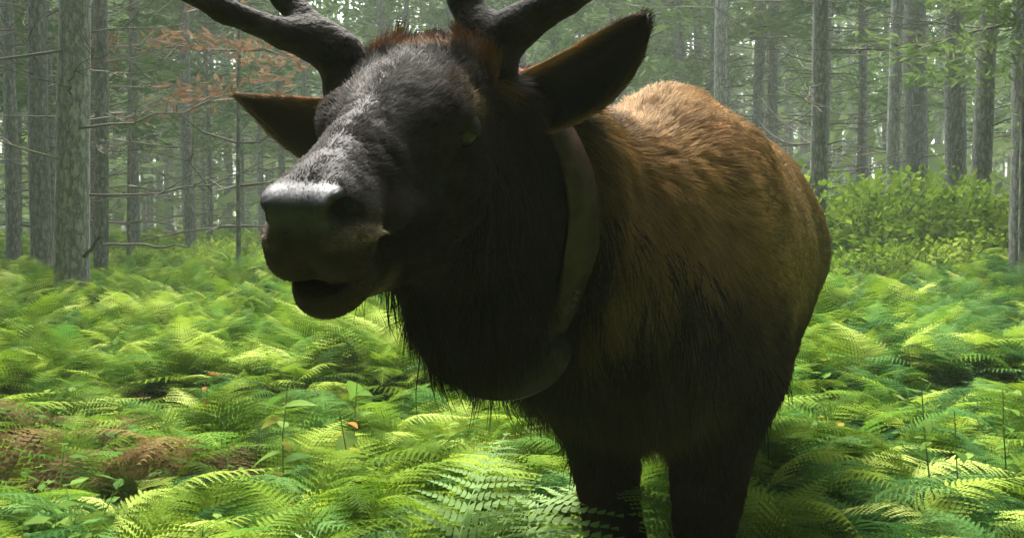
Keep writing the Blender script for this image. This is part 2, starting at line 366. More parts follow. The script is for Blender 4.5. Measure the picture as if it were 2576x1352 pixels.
# broad leaves: low shrubs and seedlings
mbroad = leaf_mat('broad_leaf', [(.15, (.06, .14, .02)), (.5, (.12, .24, .035)), (.85, (.24, .35, .08))], .4, .4, 5)
myel = leaf_mat('yellow_leaf', [(.2, (.20, .22, .03)), (.8, (.42, .34, .05))], .4, .5, 5)
morange = leaf_mat('orange_leaf', [(.2, (.22, .08, .02)), (.8, (.42, .17, .03))], .35, .6, 5)
def fern(x, y, nf, s, meshes, label, group, rr, z=None):
    root = empty('fern', (x, y, (hgt(x, y) if z is None else z)), rr.random() * 6.28); tag(root, label, 'fern', group); root.scale = (s, s, s)
    for k in range(nf):
        o = obj('frond', meshes[rr.randrange(len(meshes))], root); o.rotation_euler = (rr.uniform(-.15, .15), rr.uniform(-.45, .12), k * 6.283 / nf + rr.uniform(-.4, .4)); q = rr.uniform(.75, 1.15); o.scale = (q, q, q * rr.uniform(.8, 1.15)); o.location = (0, 0, rr.uniform(.0, .06))
    return root
RF = random.Random(77)
def corridor(x, y): return y < 2.9 and .03 < x / y < .25        # trodden down in front of the legs
# the foremost ferns are plants of their own
spots = []; tries = 0
while len(spots) < 250 and tries < 9000:
    tries += 1
    y = RF.uniform(2.05, 5.6); x = RF.uniform(-.55, .55) * y
    if any((x - a) ** 2 + (y - b) ** 2 < .24 ** 2 for a, b in spots): continue
    if corridor(x, y): continue
    spots.append((x, y))
def hs(x, y):
    """How tall the ferns stand at a place: lower in front, taller under the trees."""
    return .80 + .10 * smooth_(2.2, 5, y) + .30 * mnoise.noise(Vector((x * .8, y * .8, 1)))
def smooth_(a, b, x): t = max(0, min(1, (x - a) / (b - a))); return t * t * (3 - 2 * t)
for x, y in spots:
    px = x / y
    if (px < -.29 and 2.9 < y < 3.9 and RF.random() < .6): ms, lab, gr = FRBR + FR[:1], 'withered brown fern in the patch of dying fronds at left', 'withered ferns at left'
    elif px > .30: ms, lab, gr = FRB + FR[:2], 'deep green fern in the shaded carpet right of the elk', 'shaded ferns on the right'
    elif px > -.02: ms, lab, gr = FR + FRB[:1], 'green fern growing around the legs of the elk', 'ferns round the elk legs'
    else: ms, lab, gr = FR, 'yellow-green fern in the bright carpet left of the elk', 'bright ferns on the left'
    fern(x, y, RF.choice((6, 7, 8)), hs(x, y) * RF.uniform(.58, .92), ms, lab, gr, RF)
pal = P(438, 520, 2.16)
fern(pal.x, pal.y, 9, 1.22, FRP, 'pale silvery-green fern spread out in front of the elk front legs', 'ferns round the elk legs', RF)

def scatter(name, meshes, pts, kind_label=None):
    """One object of instances: a point cloud with a frond mesh chosen for each point."""
    me = bpy.data.meshes.new(name); me.vertices.add(len(pts)); A = np.array(pts, np.float32)
    me.vertices.foreach_set('co', A[:, :3].ravel())
    at = me.attributes.new('rot', 'FLOAT_VECTOR', 'POINT'); at.data.foreach_set('vector', A[:, 3:6].ravel())
    at = me.attributes.new('scl', 'FLOAT', 'POINT'); at.data.foreach_set('value', A[:, 6].copy())
    at = me.attributes.new('idx', 'INT', 'POINT'); at.data.foreach_set('value', A[:, 7].astype(np.int32))
    col = bpy.data.collections.new(name + '_shapes')
    for i, m in enumerate(meshes): o = bpy.data.objects.new('%s_shape_%02d' % (name, i), m); col.objects.link(o)
    o = obj(name, me); tag(o, kind='stuff')
    ng = bpy.data.node_groups.new(name, 'GeometryNodeTree'); ng.interface.new_socket('Geometry', in_out='INPUT', socket_type='NodeSocketGeometry'); ng.interface.new_socket('Geometry', in_out='OUTPUT', socket_type='NodeSocketGeometry')
    i_ = ng.nodes.new('NodeGroupInput'); o_ = ng.nodes.new('NodeGroupOutput'); ip = ng.nodes.new('GeometryNodeInstanceOnPoints'); ci = ng.nodes.new('GeometryNodeCollectionInfo')
    ci.inputs['Collection'].default_value = col; ci.inputs['Separate Children'].default_value = True; ip.inputs['Pick Instance'].default_value = True
    def na(nm, ty): q = ng.nodes.new('GeometryNodeInputNamedAttribute'); q.data_type = ty; q.inputs[0].default_value = nm; return q.outputs[0]
    l = ng.links.new; l(i_.outputs[0], ip.inputs['Points']); l(ci.outputs[0], ip.inputs['Instance']); l(na('rot', 'FLOAT_VECTOR'), ip.inputs['Rotation']); l(na('scl', 'FLOAT'), ip.inputs['Scale']); l(na('idx', 'INT'), ip.inputs['Instance Index']); l(ip.outputs[0], o_.inputs[0])
    md = o.modifiers.new('scatter', 'NODES'); md.node_group = ng
    return o
pts = []
for i in range(80000):                      # further off: single fronds, thinning into a texture
    y = 4.6 + 27 * RF.random() ** 1.35; x = RF.uniform(-.60, .60) * y
    den = mnoise.noise(Vector((x * .5, y * .5, 5)))
    if RF.random() > .88 + .5 * den: continue
    if x > 2.4 and y > 9.8 and y < 16 and RF.random() < .75: continue
    z = hgt(x, y) + .02 + .26 * RF.random()
    mi = RF.randrange(3) if y > 15 else 3 + RF.randrange(len(FR))
    if RF.random() < (.04 + .25 * max(0, mnoise.noise(Vector((x * .9, y * .5, 7))) - .15)): mi = 3 + len(FR) + RF.randrange(2)
    pts.append((x, y, z, RF.uniform(-.2, .2), RF.uniform(-.75, .15), RF.random() * 6.28, hs(x, y) * RF.uniform(.36, .70), mi))
for i in range(9000):                       # beside the picture
    y = 21 * RF.random() ** .8; x = RF.choice((-1, 1)) * (.55 * y + RF.random() * (3 + .8 * y))
    if y < 1.2 and abs(x) < .8: continue
    pts.append((x, y, hgt(x, y) + .15 * RF.random(), 0, RF.uniform(-.6, .1), RF.random() * 6.28, .75, RF.randrange(3)))
for i in range(1500):                       # round the camera, outside the picture, and filling in low between the foremost ferns
    a = RF.random() * 6.283; d = RF.uniform(.9, 7); x, y = math.sin(a) * d, math.cos(a) * d
    if y > 1.6 and abs(x / y) < .6: continue
    pts.append((x, y, hgt(x, y), 0, RF.uniform(-.4, .1), RF.random() * 6.28, .7, RF.randrange(3)))
for i in range(90):                        # the withered patch
    y = RF.uniform(2.9, 3.9); x = RF.uniform(-.50, -.29) * y
    pts.append((x, y, hgt(x, y) + .3 * RF.random(), RF.uniform(-.2, .2), RF.uniform(-.6, .2), RF.random() * 6.28, RF.uniform(.5, .9), 3 + len(FR) + RF.randrange(2)))
for i in range(9000):
    y = RF.uniform(1.9, 6); x = RF.uniform(-.58, .58) * y
    if corridor(x, y) and RF.random() < .8: continue
    if -.5 < x / y < -.30 and 2.9 < y < 3.7 and RF.random() < .4: continue
    pts.append((x, y, hgt(x, y) + .24 * RF.random(), RF.uniform(-.2, .2), RF.uniform(-.5, .3), RF.random() * 6.28, .52 * RF.uniform(.7, 1.2), 3 + RF.randrange(len(FR) + 2 if RF.random() < .25 else len(FR))))
nF = 3 + len(FR) + 2
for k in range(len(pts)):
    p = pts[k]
    if 3 <= p[7] < 3 + len(FR) and p[1] < 15 and RF.random() < (.55 * smooth_(.22, .42, p[0] / max(p[1], .1)) + .25 * (p[1] < 3.2) + .08): pts[k] = p[:7] + (nF + RF.randrange(len(FRB)),)  # darker fronds more often towards the right, painting in the shade there
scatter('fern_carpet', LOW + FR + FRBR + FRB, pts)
def sprig(seed, mat, n=11, h=.46, L=.055):
    """Small leafy herb: thin stalk with paired oval leaves."""
    rr = random.Random(seed); V = []; F = []; ln = (rr.uniform(-.1, .1), rr.uniform(-.1, .1))
    def ax(t): return Vector((ln[0] * t * t, ln[1] * t * t, h * t))
    for i in range(4):
        a, b_ = ax(i / 4), ax((i + 1) / 4); o = len(V); V += [a + Vector((.0018, 0, 0)), a - Vector((.0018, 0, 0)), b_ - Vector((.0014, 0, 0)), b_ + Vector((.0014, 0, 0))]; F.append((o, o + 1, o + 2, o + 3))
    for k in range(n):
        p = ax(.3 + .7 * k / (n - 1)); w = k * 2.4 + rr.random(); d = Vector((math.cos(w), math.sin(w), rr.uniform(-.1, .5))).normalized(); s = Vector((-d.y, d.x, rr.uniform(-.3, .3))); l = L * rr.uniform(.6, 1.2); o = len(V); p = p + d * .012
        V += [p, p + d * l * .35 + s * l * .24, p + d * l * .75 + s * l * .18, p + d * l + Vector((0, 0, -.1 * l)), p + d * l * .75 - s * l * .18, p + d * l * .35 - s * l * .24]; F.append(tuple(range(o, o + 6)))
    me = bpy.data.meshes.new('sprig'); me.from_pydata([tuple(v) for v in V], [], F); me.update(); me.materials.append(mat); return me
hp = []
for i in range(2600):
    y = 2.1 + 10 * RF.random() ** 1.4; x = RF.uniform(-.56, .56) * y
    if mnoise.noise(Vector((x * 1.1, y * .9, 31))) < (.02 if x < 0 else .12) or corridor(x, y): continue
    r = RF.random(); mi = 7 if r > .985 else (6 if r > .95 else RF.randrange(6))
    hp.append((x, y, hgt(x, y) + RF.uniform(0, .12), RF.uniform(-.25, .25), RF.uniform(-.25, .25), RF.random() * 6.28, RF.uniform(.65, 1.0), mi))
scatter('leafy_herbs', [sprig(k, mbroad, 9 + 2 * (k % 3), .40 + .05 * (k % 3), .045 + .01 * (k % 3)) for k in range(6)] + [sprig(9, myel), sprig(10, morange, 7, .42, .04)], hp)

def leaf_mesh(L=.07, w=.42, mat=None, fold=.18):
    V = []; n = 6
    for i in range(n + 1):
        x = i / n; h = w * L * math.sin(math.pi * x ** .8) * .5; z = -.35 * L * x * x
        V += [(L * x, -h, z + h * fold), (L * x, 0, z), (L * x, h, z + h * fold)]
    F = []
    for i in range(n):
        for j in (0, 1): F.append((3 * i + j, 3 * i + j + 1, 3 * i + j + 4, 3 * i + j + 3))
    return mesh_np('leaf', V, F, mat or mbroad)
LB = leaf_mesh(.085, .5, mbroad); LY = leaf_mesh(.075, .45, myel); LO = leaf_mesh(.08, .4, morange)
def sapling(x, y, h, n, label, rr, leaf=(LB,), ls=1.0, z=None, group=None, name='seedling', cat='seedling'):
    root = empty(name, (x, y, hgt(x, y) if z is None else z)); tag(root, label, cat, group)
    lx, ly = rr.uniform(-.1, .1), rr.uniform(-.1, .1); ax = [Vector((lx * (k / 5) ** 1.6 + rr.uniform(-.005, .005), ly * (k / 5) ** 1.6, h * k / 5)) for k in range(6)]
    V, F = tube(ax, [.0034 - .0004 * k for k in range(6)], 5); obj('stem', mesh_np('stem', V, F, mstem), root)
    for k in range(n):
        t = .35 + .65 * k / n; p = ax[min(5, int(t * 5))]; o = obj('leaf', leaf[rr.randrange(len(leaf))], root); o.location = (p.x, p.y, h * t)
        s = ls * rr.uniform(.7, 1.25); o.scale = (s, s, s); o.rotation_euler = (rr.uniform(-.5, .5), rr.uniform(-.5, .5), k * 2.4 + rr.random() * .5)
p_ = PD(700, 1130, 3.0); sapling(p_.x, p_.y, .70, 15, 'small seedling with broad yellow-green leaves in the ferns below the elk chin', RF, (LB, LB, LY), 1.0)
p_ = PD(880, 1090, 3.3); sapling(p_.x, p_.y, .70, 12, 'small seedling with broad light green leaves, nearer the elk chest than the yellowish one', RF, (LB,), 1.05)
p_ = PD(900, 1110, 3.15); sapling(p_.x, p_.y, .62, 11, 'low plant with orange autumn leaves between the seedling and the elk legs', RF, (LO, LY), .8)
p_ = PD(530, 1000, 3.9); sapling(p_.x, p_.y, .66, 9, 'low plant with red-orange leaves among the bright ferns on the left', RF, (LO, LB), .75)
for k, (D, Y, h) in enumerate([(2372, 2.75, .72), (2440, 2.6, .66), (2550, 2.9, .68)]):
    p_ = PD(D, 900, Y); sapling(p_.x, p_.y, h, 9, ['thin dark stalk with few leaves in the shaded ferns, leftmost of the three at right', 'thin dark stalk with few leaves, middle of the three at right', 'thin dark stalk with few leaves, rightmost of the three at right'][k], RF, (LB,), .7, None, 'thin stalks at right')

# leafy shrubs behind, right of the rump and thin ones at left
mshrub = leaf_mat('shrub_leaf', [(.15, (.07, .14, .012)), (.5, (.17, .28, .02)), (.85, (.36, .46, .07))], .4, .5, 3)
def bush_mesh(seed, n=3200, R=(.9, .8, .65)):
    g = np.random.default_rng(seed); d = g.normal(size=(n, 3)); d /= np.linalg.norm(d, axis=1)[:, None]; d[:, 2] = np.abs(d[:, 2])
    lump = 1 + .3 * (np.sin(d[:, 0] * 5 + seed) * np.cos(d[:, 1] * 4 + seed)); c = d * (g.random(n) ** .35 * lump)[:, None] * np.array(R)
    dv = d * .5 + g.normal(size=(n, 3)) * .5 + np.array((0, 0, -.1)); dv /= np.linalg.norm(dv, axis=1)[:, None]; up = np.array((0, 0, 1.)) + g.normal(size=(n, 3)) * .45
    sd = np.cross(dv, up); sd /= np.linalg.norm(sd, axis=1)[:, None]; s = (.058 * (.6 + .8 * g.random(n)))[:, None]
    V = np.stack([c, c + dv * s * .5 + sd * s * .28, c + dv * s, c + dv * s * .5 - sd * s * .28], 1).reshape(-1, 3)
    return mesh_np('foliage', V, np.arange(len(V)).reshape(-1, 4), mshrub, False)
def stems_mesh(seed, R=.7):
    rr = random.Random(seed); parts = []
    for i in range(9):
        a = rr.random() * 6.28; d = Vector((math.cos(a), math.sin(a), 0)); parts.append(tube([Vector((0, 0, -.05)), d * .2 * R + Vector((0, 0, .25)), d * .7 * R * rr.random() + Vector((0, 0, .6))], [.010, .007, .003], 4))
    V, F = join(parts); return mesh_np('stems', V, F, mtwig)
BU = [bush_mesh(k) for k in range(4)]; BS = [stems_mesh(k) for k in range(2)]
SH = [(2110, 10.5, 1.0, 'light green leafy shrub touching the right edge of the elk rump'), (2185, 12.8, 1.6, 'leafy shrub below the white gaps right of the elk rump'),
      (2290, 13.2, 1.7, 'leafy shrub in front of the pale and the broad dark trunks'), (2385, 12.6, 1.5, 'leafy shrub left of the pine foot on the right'), (2230, 11.0, .95, 'low yellowish shrub in front of the taller shrubs right of the elk'),
      (2335, 10.8, .95, 'low shrub with fresh green leaves, middle of the front row at right'), (2430, 11.6, 1.0, 'low shrub just in front of the grey-brown pine foot at right'), (2530, 12.6, 1.2, 'shrub between the grey-brown pine and the right edge of the photo'),
      (2150, 16.0, .9, 'far shrub in the light beneath the trunk gap behind the rump'), (560, 15.5, 1.0, 'hazy green shrub behind the ferns left of the elk muzzle'), (400, 16.0, 1.0, 'hazy green shrub at the feet of the far left pines'), (625, 17.0, 1.1, 'farthest faint shrub left of the elk muzzle'), (320, 14.0, .5, 'small shrub beside the dead log at left')]
for k, (D, Y, s, lab) in enumerate(SH):
    x = gx(D, Y); root = empty('shrub', (x, Y, hgt(x, Y)), k * 1.3); tag(root, lab, 'shrub', 'leafy shrubs under the trees'); root.scale = (s * 1.15, s * 1.15, s)
    obj('foliage', BU[k % 4], root); obj('stems', BS[k % 2], root)
# a spray of living pine foliage that hangs in from the right
gb = empty('young_conifer', (PD(2600, 0, 8.6).x, 8.6, hgt(4.4, 8.6))); tag(gb, 'young conifer with bright green boughs reaching in at the upper right edge', 'conifer')
tm, ax, rad = trunk_mesh(.05, 4.2, 901, 0, 8); obj('trunk', tm, gb); obj('crown', crown_mesh(902, 1.75, 3.3, 1.25, ax, 40, 170, .085), gb)

# a small dead conifer with rusty needles, seen against the bright gap at the upper left
mrust = leaf_mat('rusty_needles', [(.2, (.12, .065, .035)), (.8, (.30, .17, .10))], .35, .7, 3)
for D, Y, z0, z1, r, sd_, lab in ((610, 13.0, 2.2, 5.6, 1.5, 911, 'thin dead conifer with rusty needles above the smaller ear'), (330, 14.5, 2.9, 6.2, 1.3, 912, 'dead conifer with rusty needles right of the thick left trunk')):
    dc = empty('dead_conifer', (gx(D, Y), Y, hgt(gx(D, Y), Y))); tag(dc, lab, 'dead tree'); tm, ax, rad = trunk_mesh(.035, z1 + .3, sd_, 0, 8); obj('trunk', tm, dc)
    cm = crown_mesh(sd_, z0, z1, r, ax, 16, 60, .16); cm.materials.clear(); cm.materials.append(mrust); obj('crown', cm, dc); o = obj('branches', branch_set(sd_, 1.0, z1, ax, rad, (.5, 1.3), 3), dc); o['kind'] = 'stuff'

# fallen wood
def log(name, a, b_, r, label, cat, seed):
    rr = random.Random(seed); n = 9; o0 = (a + b_) / 2
    pts = [a.lerp(b_, i / (n - 1)) - o0 + Vector((0, 0, rr.uniform(-.02, .02))) for i in range(n)]
    V, F = tube(pts, [r * (1 - .45 * i / (n - 1)) for i in range(n)], 8); o = obj(name, mesh_np(name, V, F, mtwig)); o.location = o0; tag(o, label, cat); return o
log('fallen_branch', PD(262, 612, 11.8), PD(470, 618, 11.2), .016, 'thin dark fallen branch lying on the fern tops right of the left trunks', 'branch', 3)
log('broken_branch', PD(212, 640, 9.0), PD(250, 600, 8.8), .020, 'short pale broken branch stub leaning beside the foot of the thick left trunk', 'branch', 4)
# ------------------------------------------------------------------ the elk
# local frame of the animal: x = forward, y = its left, z = up, origin on the ground below the withers
E_O = Vector((0.335, 2.40, 0.0)); E_YAW = math.atan2(-0.95, -0.30)
E_M = Matrix.Translation(E_O) @ Matrix.Rotation(E_YAW, 4, 'Z'); E_I = E_M.inverted()
def EL(px, py, Y): return E_I @ P(px, py, Y)
poll = E_I @ P(423, 45, 1.58); nose = E_I @ P(295, 184, 1.185)
hx = (nose - poll).normalized(); hy = Vector((0, 0, 1)).cross(hx).normalized(); hz = hx.cross(hy)
HM = np.array([list(hx), list(hy), list(hz)])      # rows: head axes in the animal frame
HO = np.array(poll)
def h2b(p): return Vector(HO + np.array(p, float) @ HM)

def sd_cone(p, a, b, ra, rb, sc=(1, 1, 1)):
    """Round cone a->b with radii ra, rb, in a space scaled by 1/sc."""
    sc = np.array(sc, np.float32); q = p / sc; a = np.array(a, np.float32) / sc; b = np.array(b, np.float32) / sc
    ba = b - a; L = float(ba @ ba) + 1e-9
    t = np.clip((q - a) @ ba / L, 0, 1)
    d = q - a - t[:, None] * ba
    return (np.sqrt((d * d).sum(1)) - (ra + (rb - ra) * t)) * float(sc.min() * 0.5 + 0.5 * sc.max())
def sd_ell(p, c, r):
    r = np.array(r, np.float32); q = (p - np.array(c, np.float32)) / r
    k = np.sqrt((q * q).sum(1)); k2 = np.sqrt(((q / r) ** 2).sum(1)) + 1e-9
    return k * (k - 1) / k2
def smin(a, b, k):
    h = np.clip(0.5 + 0.5 * (b - a) / k, 0, 1)
    return b + (a - b) * h - k * h * (1 - h)
def smax(a, b, k): return -smin(-a, -b, k)

LEGS = {  # hip/shoulder -> joints -> hoof, animal frame
 'fr': [(-0.02, -0.14, 0.98, .15), (0.06, -0.135, 0.74, .088), (0.03, -0.105, 0.46, .055), (0.03, -0.10, 0.42, .056), (0.0, -0.09, 0.14, .034), (0.04, -0.09, 0.05, .042)],
 'fl': [(-0.02, 0.14, 0.98, .145), (0.10, 0.125, 0.74, .095), (0.12, 0.10, 0.46, .056), (0.12, 0.10, 0.42, .052), (0.09, 0.10, 0.14, .032), (0.13, 0.10, 0.05, .042)],
 'rr': [(-1.08, -0.15, 1.02, .21), (-0.98, -0.17, 0.80, .13), (-1.25, -0.15, 0.56, .058), (-1.27, -0.15, 0.52, .05), (-1.17, -0.15, 0.14, .035), (-1.13, -0.15, 0.05, .042)],
 'rl': [(-1.08, 0.15, 1.02, .21), (-0.90, 0.14, 0.80, .12), (-1.10, 0.07, 0.56, .058), (-1.12, 0.06, 0.52, .05), (-0.97, 0.06, 0.14, .035), (-0.93, 0.06, 0.05, .042)],
}
def head_sdf(p):
    q = (p - HO.astype(np.float32)) @ HM.T.astype(np.float32)
    aq = q.copy(); aq[:, 1] = np.abs(aq[:, 1])
    d = sd_ell(aq, (.05, 0, -.080), (.12, .098, .080))
    d = smin(d, sd_ell(aq, (.14, 0, -.085), (.11, .098, .082)), .03)
    d = smin(d, sd_ell(aq, (.155, .070, -.045), (.052, .032, .026)), .03)                 # brow ridge
    d = smin(d, sd_cone(q, (.15, 0, -.09), (.38, 0, -.068), .088, .056, (1, .86, 1)), .035)
    d = smin(d, sd_cone(q, (.12, 0, -.028), (.40, 0, -.036), .032, .030, (1, 1.1, 1)), .03)
    d = smin(d, sd_ell(q, (.412, 0, -.062), (.070, .060, .052)), .03)                     # muzzle
    d = smin(d, sd_ell(aq, (.434, .029, -.086), (.050, .032, .040)), .016)                # upper lip lobes
    d = smin(d, sd_ell(aq, (.444, .033, -.030), (.036, .020, .022)), .014)                # nostril wings
    d = smin(d, sd_ell(q, (.434, 0, -.026), (.040, .036, .018)), .012)                    # flat top of the nose pad
    d = smin(d, sd_cone(aq, (.33, .046, -.10), (.24, .055, -.125), .022, .02), .02)       # lip fold
    d = smin(d, sd_ell(aq, (.085, .062, -.155), (.115, .044, .085)), .04)                 # cheek
    j = sd_cone(q, (.09, 0, -.245), (.37, 0, -.158), .062, .036, (1, .95, 1))              # lower jaw, a little open
    j = smin(j, sd_ell(q, (.420, 0, -.143), (.062, .044, .036)), .02)
    gap = sd_cone(q, (.245, 0, -.140), (.53, 0, -.119), .002, .008, (1, 6, 1))            # mouth opening
    d = smin(d, j, .022)
    d = smax(d, -gap, .010)
    nos = sd_cone(aq, (.482, .044, -.040), (.440, .060, -.046), .010, .011, (1.2, 1, 1))
    nos = np.minimum(nos, sd_ell(aq, (.462, .047, -.031), (.024, .015, .0125))); d = smax(d, -nos, .004)
    rim = np.minimum(sd_cone(aq, (.474, .034, -.062), (.452, .058, -.066), .006, .006), sd_cone(aq, (.452, .058, -.066), (.400, .066, -.088), .006, .003)); d = smin(d, rim, .006)
    d = smax(d, -sd_cone(aq, (.476, .050, -.040), (.455, .060, -.062), .004, .006), .008)
    for wx in (.395, .378, .360): d = smax(d, -sd_cone(aq, (wx, -.01, -.006 - (.40 - wx) * .1), (wx - .006, .045, -.028), .0025, .002), .006)   # wrinkles over the nose
    d = smax(d, -sd_cone(q, (.492, 0, -.06), (.478, 0, -.115), .003, .003), .008)        # groove of the upper lip
    d = smax(d, -sd_ell(aq, (.150, .106, -.072), (.024, .020, .019)), .012)               # eye socket
    d = smax(d, -sd_cone(aq, (.178, .098, -.09), (.215, .083, -.098), .006, .003), .012)  # tear groove
    d = smin(d, sd_cone(aq, (.035, .050, -.06), (.02, .058, -.040), .036, .028), .03)     # pedicles of the antlers
    d = smin(d, sd_cone(aq, (-.01, .072, -.10), (-.03, .112, -.10), .034, .022), .03)   # ear roots
    return d
MANE0 = np.array(h2b((0.035, 0, -.245)))
def elk_sdf(p):
    p = p.astype(np.float32)
    d = sd_cone(p, (-0.02, 0, 1.03), (-0.70, 0, 1.06), .345, .34, (1, .80, 1))
    d = smin(d, sd_cone(p, (-0.03, 0, 1.345), (-0.20, 0, 1.355), .070, .085, (1, .8, 1)), .12)
    d = smin(d, sd_ell(p, (-1.02, 0, 1.10), (.40, .285, .31)), .10)
    d = smin(d, sd_ell(p, (-0.62, 0, .97), (.45, .285, .28)), .10)
    ap = p.copy(); ap[:, 1] = np.abs(ap[:, 1])
    d = smin(d, sd_cone(ap, (-.06, .13, 1.22), (.12, .19, .86), .125, .115, (1, .75, 1)), .07)      # shoulder
    d = smin(d, sd_ell(p, (.12, 0, .95), (.24, .225, .24)), .06)                                   # chest
    # neck: thick, from the shoulders to the back of the head
    n0 = np.array((.07, 0, 1.10)); n3 = np.array(h2b((-.03, 0, -.14)))
    n1 = n0 * .62 + n3 * .38 + np.array((0, 0, -.06)); n2 = n0 * .3 + n3 * .7 + np.array((0, 0, -.03))
    n = sd_cone(p, n0, n1, .26, .21, (1, .78, 1)); n = smin(n, sd_cone(p, n1, n2, .21, .165, (1, .82, 1)), .06)
    n = smin(n, sd_cone(p, n2, n3, .165, .125, (1, .9, 1)), .06)
    m1 = np.array(EL(481, 274, 1.80)); m2 = np.array(EL(564, 284, 2.08))
    n = smin(n, sd_cone(p, MANE0, m1, .080, .110, (1, .8, 1)), .06)
    n = smin(n, sd_cone(p, m1, m2, .112, .15, (1, .85, 1)), .06)
    d = smin(d, n, .10)
    d = smin(d, head_sdf(p), .045)
    for k, L in LEGS.items():
        l = None
        for a, b in zip(L[:-1], L[1:]):
            c = sd_cone(p, a[:3], b[:3], a[3], b[3], (1, .8, 1) if a[3] > .1 else (1, 1, 1))
            l = c if l is None else smin(l, c, .03)
        a, b = L[4], L[5]
        d = smin(d, l, .07)
    d = smin(d, sd_cone(p, (-1.38, 0, 1.20), (-1.44, 0, 1.06), .035, .022), .03)  # tail
    return d

def surface_nets(f, lo, hi, h, B=8):
    lo = np.array(lo, float); nb = np.ceil((np.array(hi) - lo) / (h * B)).astype(int); n = nb * B + 1
    g = np.full(tuple(n), 1.0, np.float32)
    I = np.stack(np.meshgrid(*[np.arange(k) for k in nb], indexing='ij'), -1).reshape(-1, 3)
    c = lo + (I + .5) * h * B
    dc = f(c); half = h * B * .87
    for i in I[dc < -half * 1.7]:
        a = i * B; g[a[0]:a[0] + B + 1, a[1]:a[1] + B + 1, a[2]:a[2] + B + 1] = -1
    near = I[np.abs(dc) < half * 1.7]
    o = np.stack(np.meshgrid(*[np.arange(B + 1)] * 3, indexing='ij'), -1).reshape(-1, 3)
    for s in range(0, len(near), 400):
        bl = near[s:s + 400]; idx = (bl[:, None] * B + o[None]).reshape(-1, 3)
        v = f(lo + idx * h).astype(np.float32)
        g[idx[:, 0], idx[:, 1], idx[:, 2]] = v
    s = g < 0
    cnt = np.zeros(tuple(n - 1), np.int8)
    offs = [(i, j, k) for i in (0, 1) for j in (0, 1) for k in (0, 1)]
    for (i, j, k) in offs: cnt += s[i:n[0] - 1 + i, j:n[1] - 1 + j, k:n[2] - 1 + k]
    act = np.argwhere((cnt > 0) & (cnt < 8)); vid = np.full(tuple(n - 1), -1, np.int32)
    vid[act[:, 0], act[:, 1], act[:, 2]] = np.arange(len(act))
    acc = np.zeros((len(act), 3)); num = np.zeros(len(act))
    for ax in range(3):
        for b in (0, 1):
            for c_ in (0, 1):
                o0 = [0, 0, 0]; oth = [k for k in range(3) if k != ax]; o0[oth[0]] = b; o0[oth[1]] = c_
                o1 = list(o0); o1[ax] = 1
                p0 = act + o0; p1 = act + o1
                g0 = g[p0[:, 0], p0[:, 1], p0[:, 2]]; g1 = g[p1[:, 0], p1[:, 1], p1[:, 2]]
                m = (g0 < 0) != (g1 < 0); t = np.where(m, g0 / np.where(m, g0 - g1, 1), 0)
                q = np.tile(np.array(o0, float), (len(act), 1)); q[:, ax] += t
                acc[m] += q[m]; num[m] += 1
    V = lo + (act + acc / num[:, None]) * h
    F = []
    for ax in range(3):
        u, w = [(1, 2), (2, 0), (0, 1)][ax]
        sl0 = [slice(1, -1)] * 3; sl0[ax] = slice(0, -1); sl1 = [slice(1, -1)] * 3; sl1[ax] = slice(1, None)
        A = s[tuple(sl0)]; Bm = s[tuple(sl1)]
        for pos in (True, False):
            e = np.argwhere((A & ~Bm) if pos else (~A & Bm)); off = np.ones(3, int); off[ax] = 0; e = e + off
            du = np.zeros(3, int); du[u] = 1; dw = np.zeros(3, int); dw[w] = 1
            q = [e - du - dw, e - dw, e, e - du]
            ids = np.stack([vid[x[:, 0], x[:, 1], x[:, 2]] for x in q], 1)
            F.append(ids if pos else ids[:, ::-1])
    F = np.concatenate(F); F = F[(F >= 0).all(1)]
    return V, F

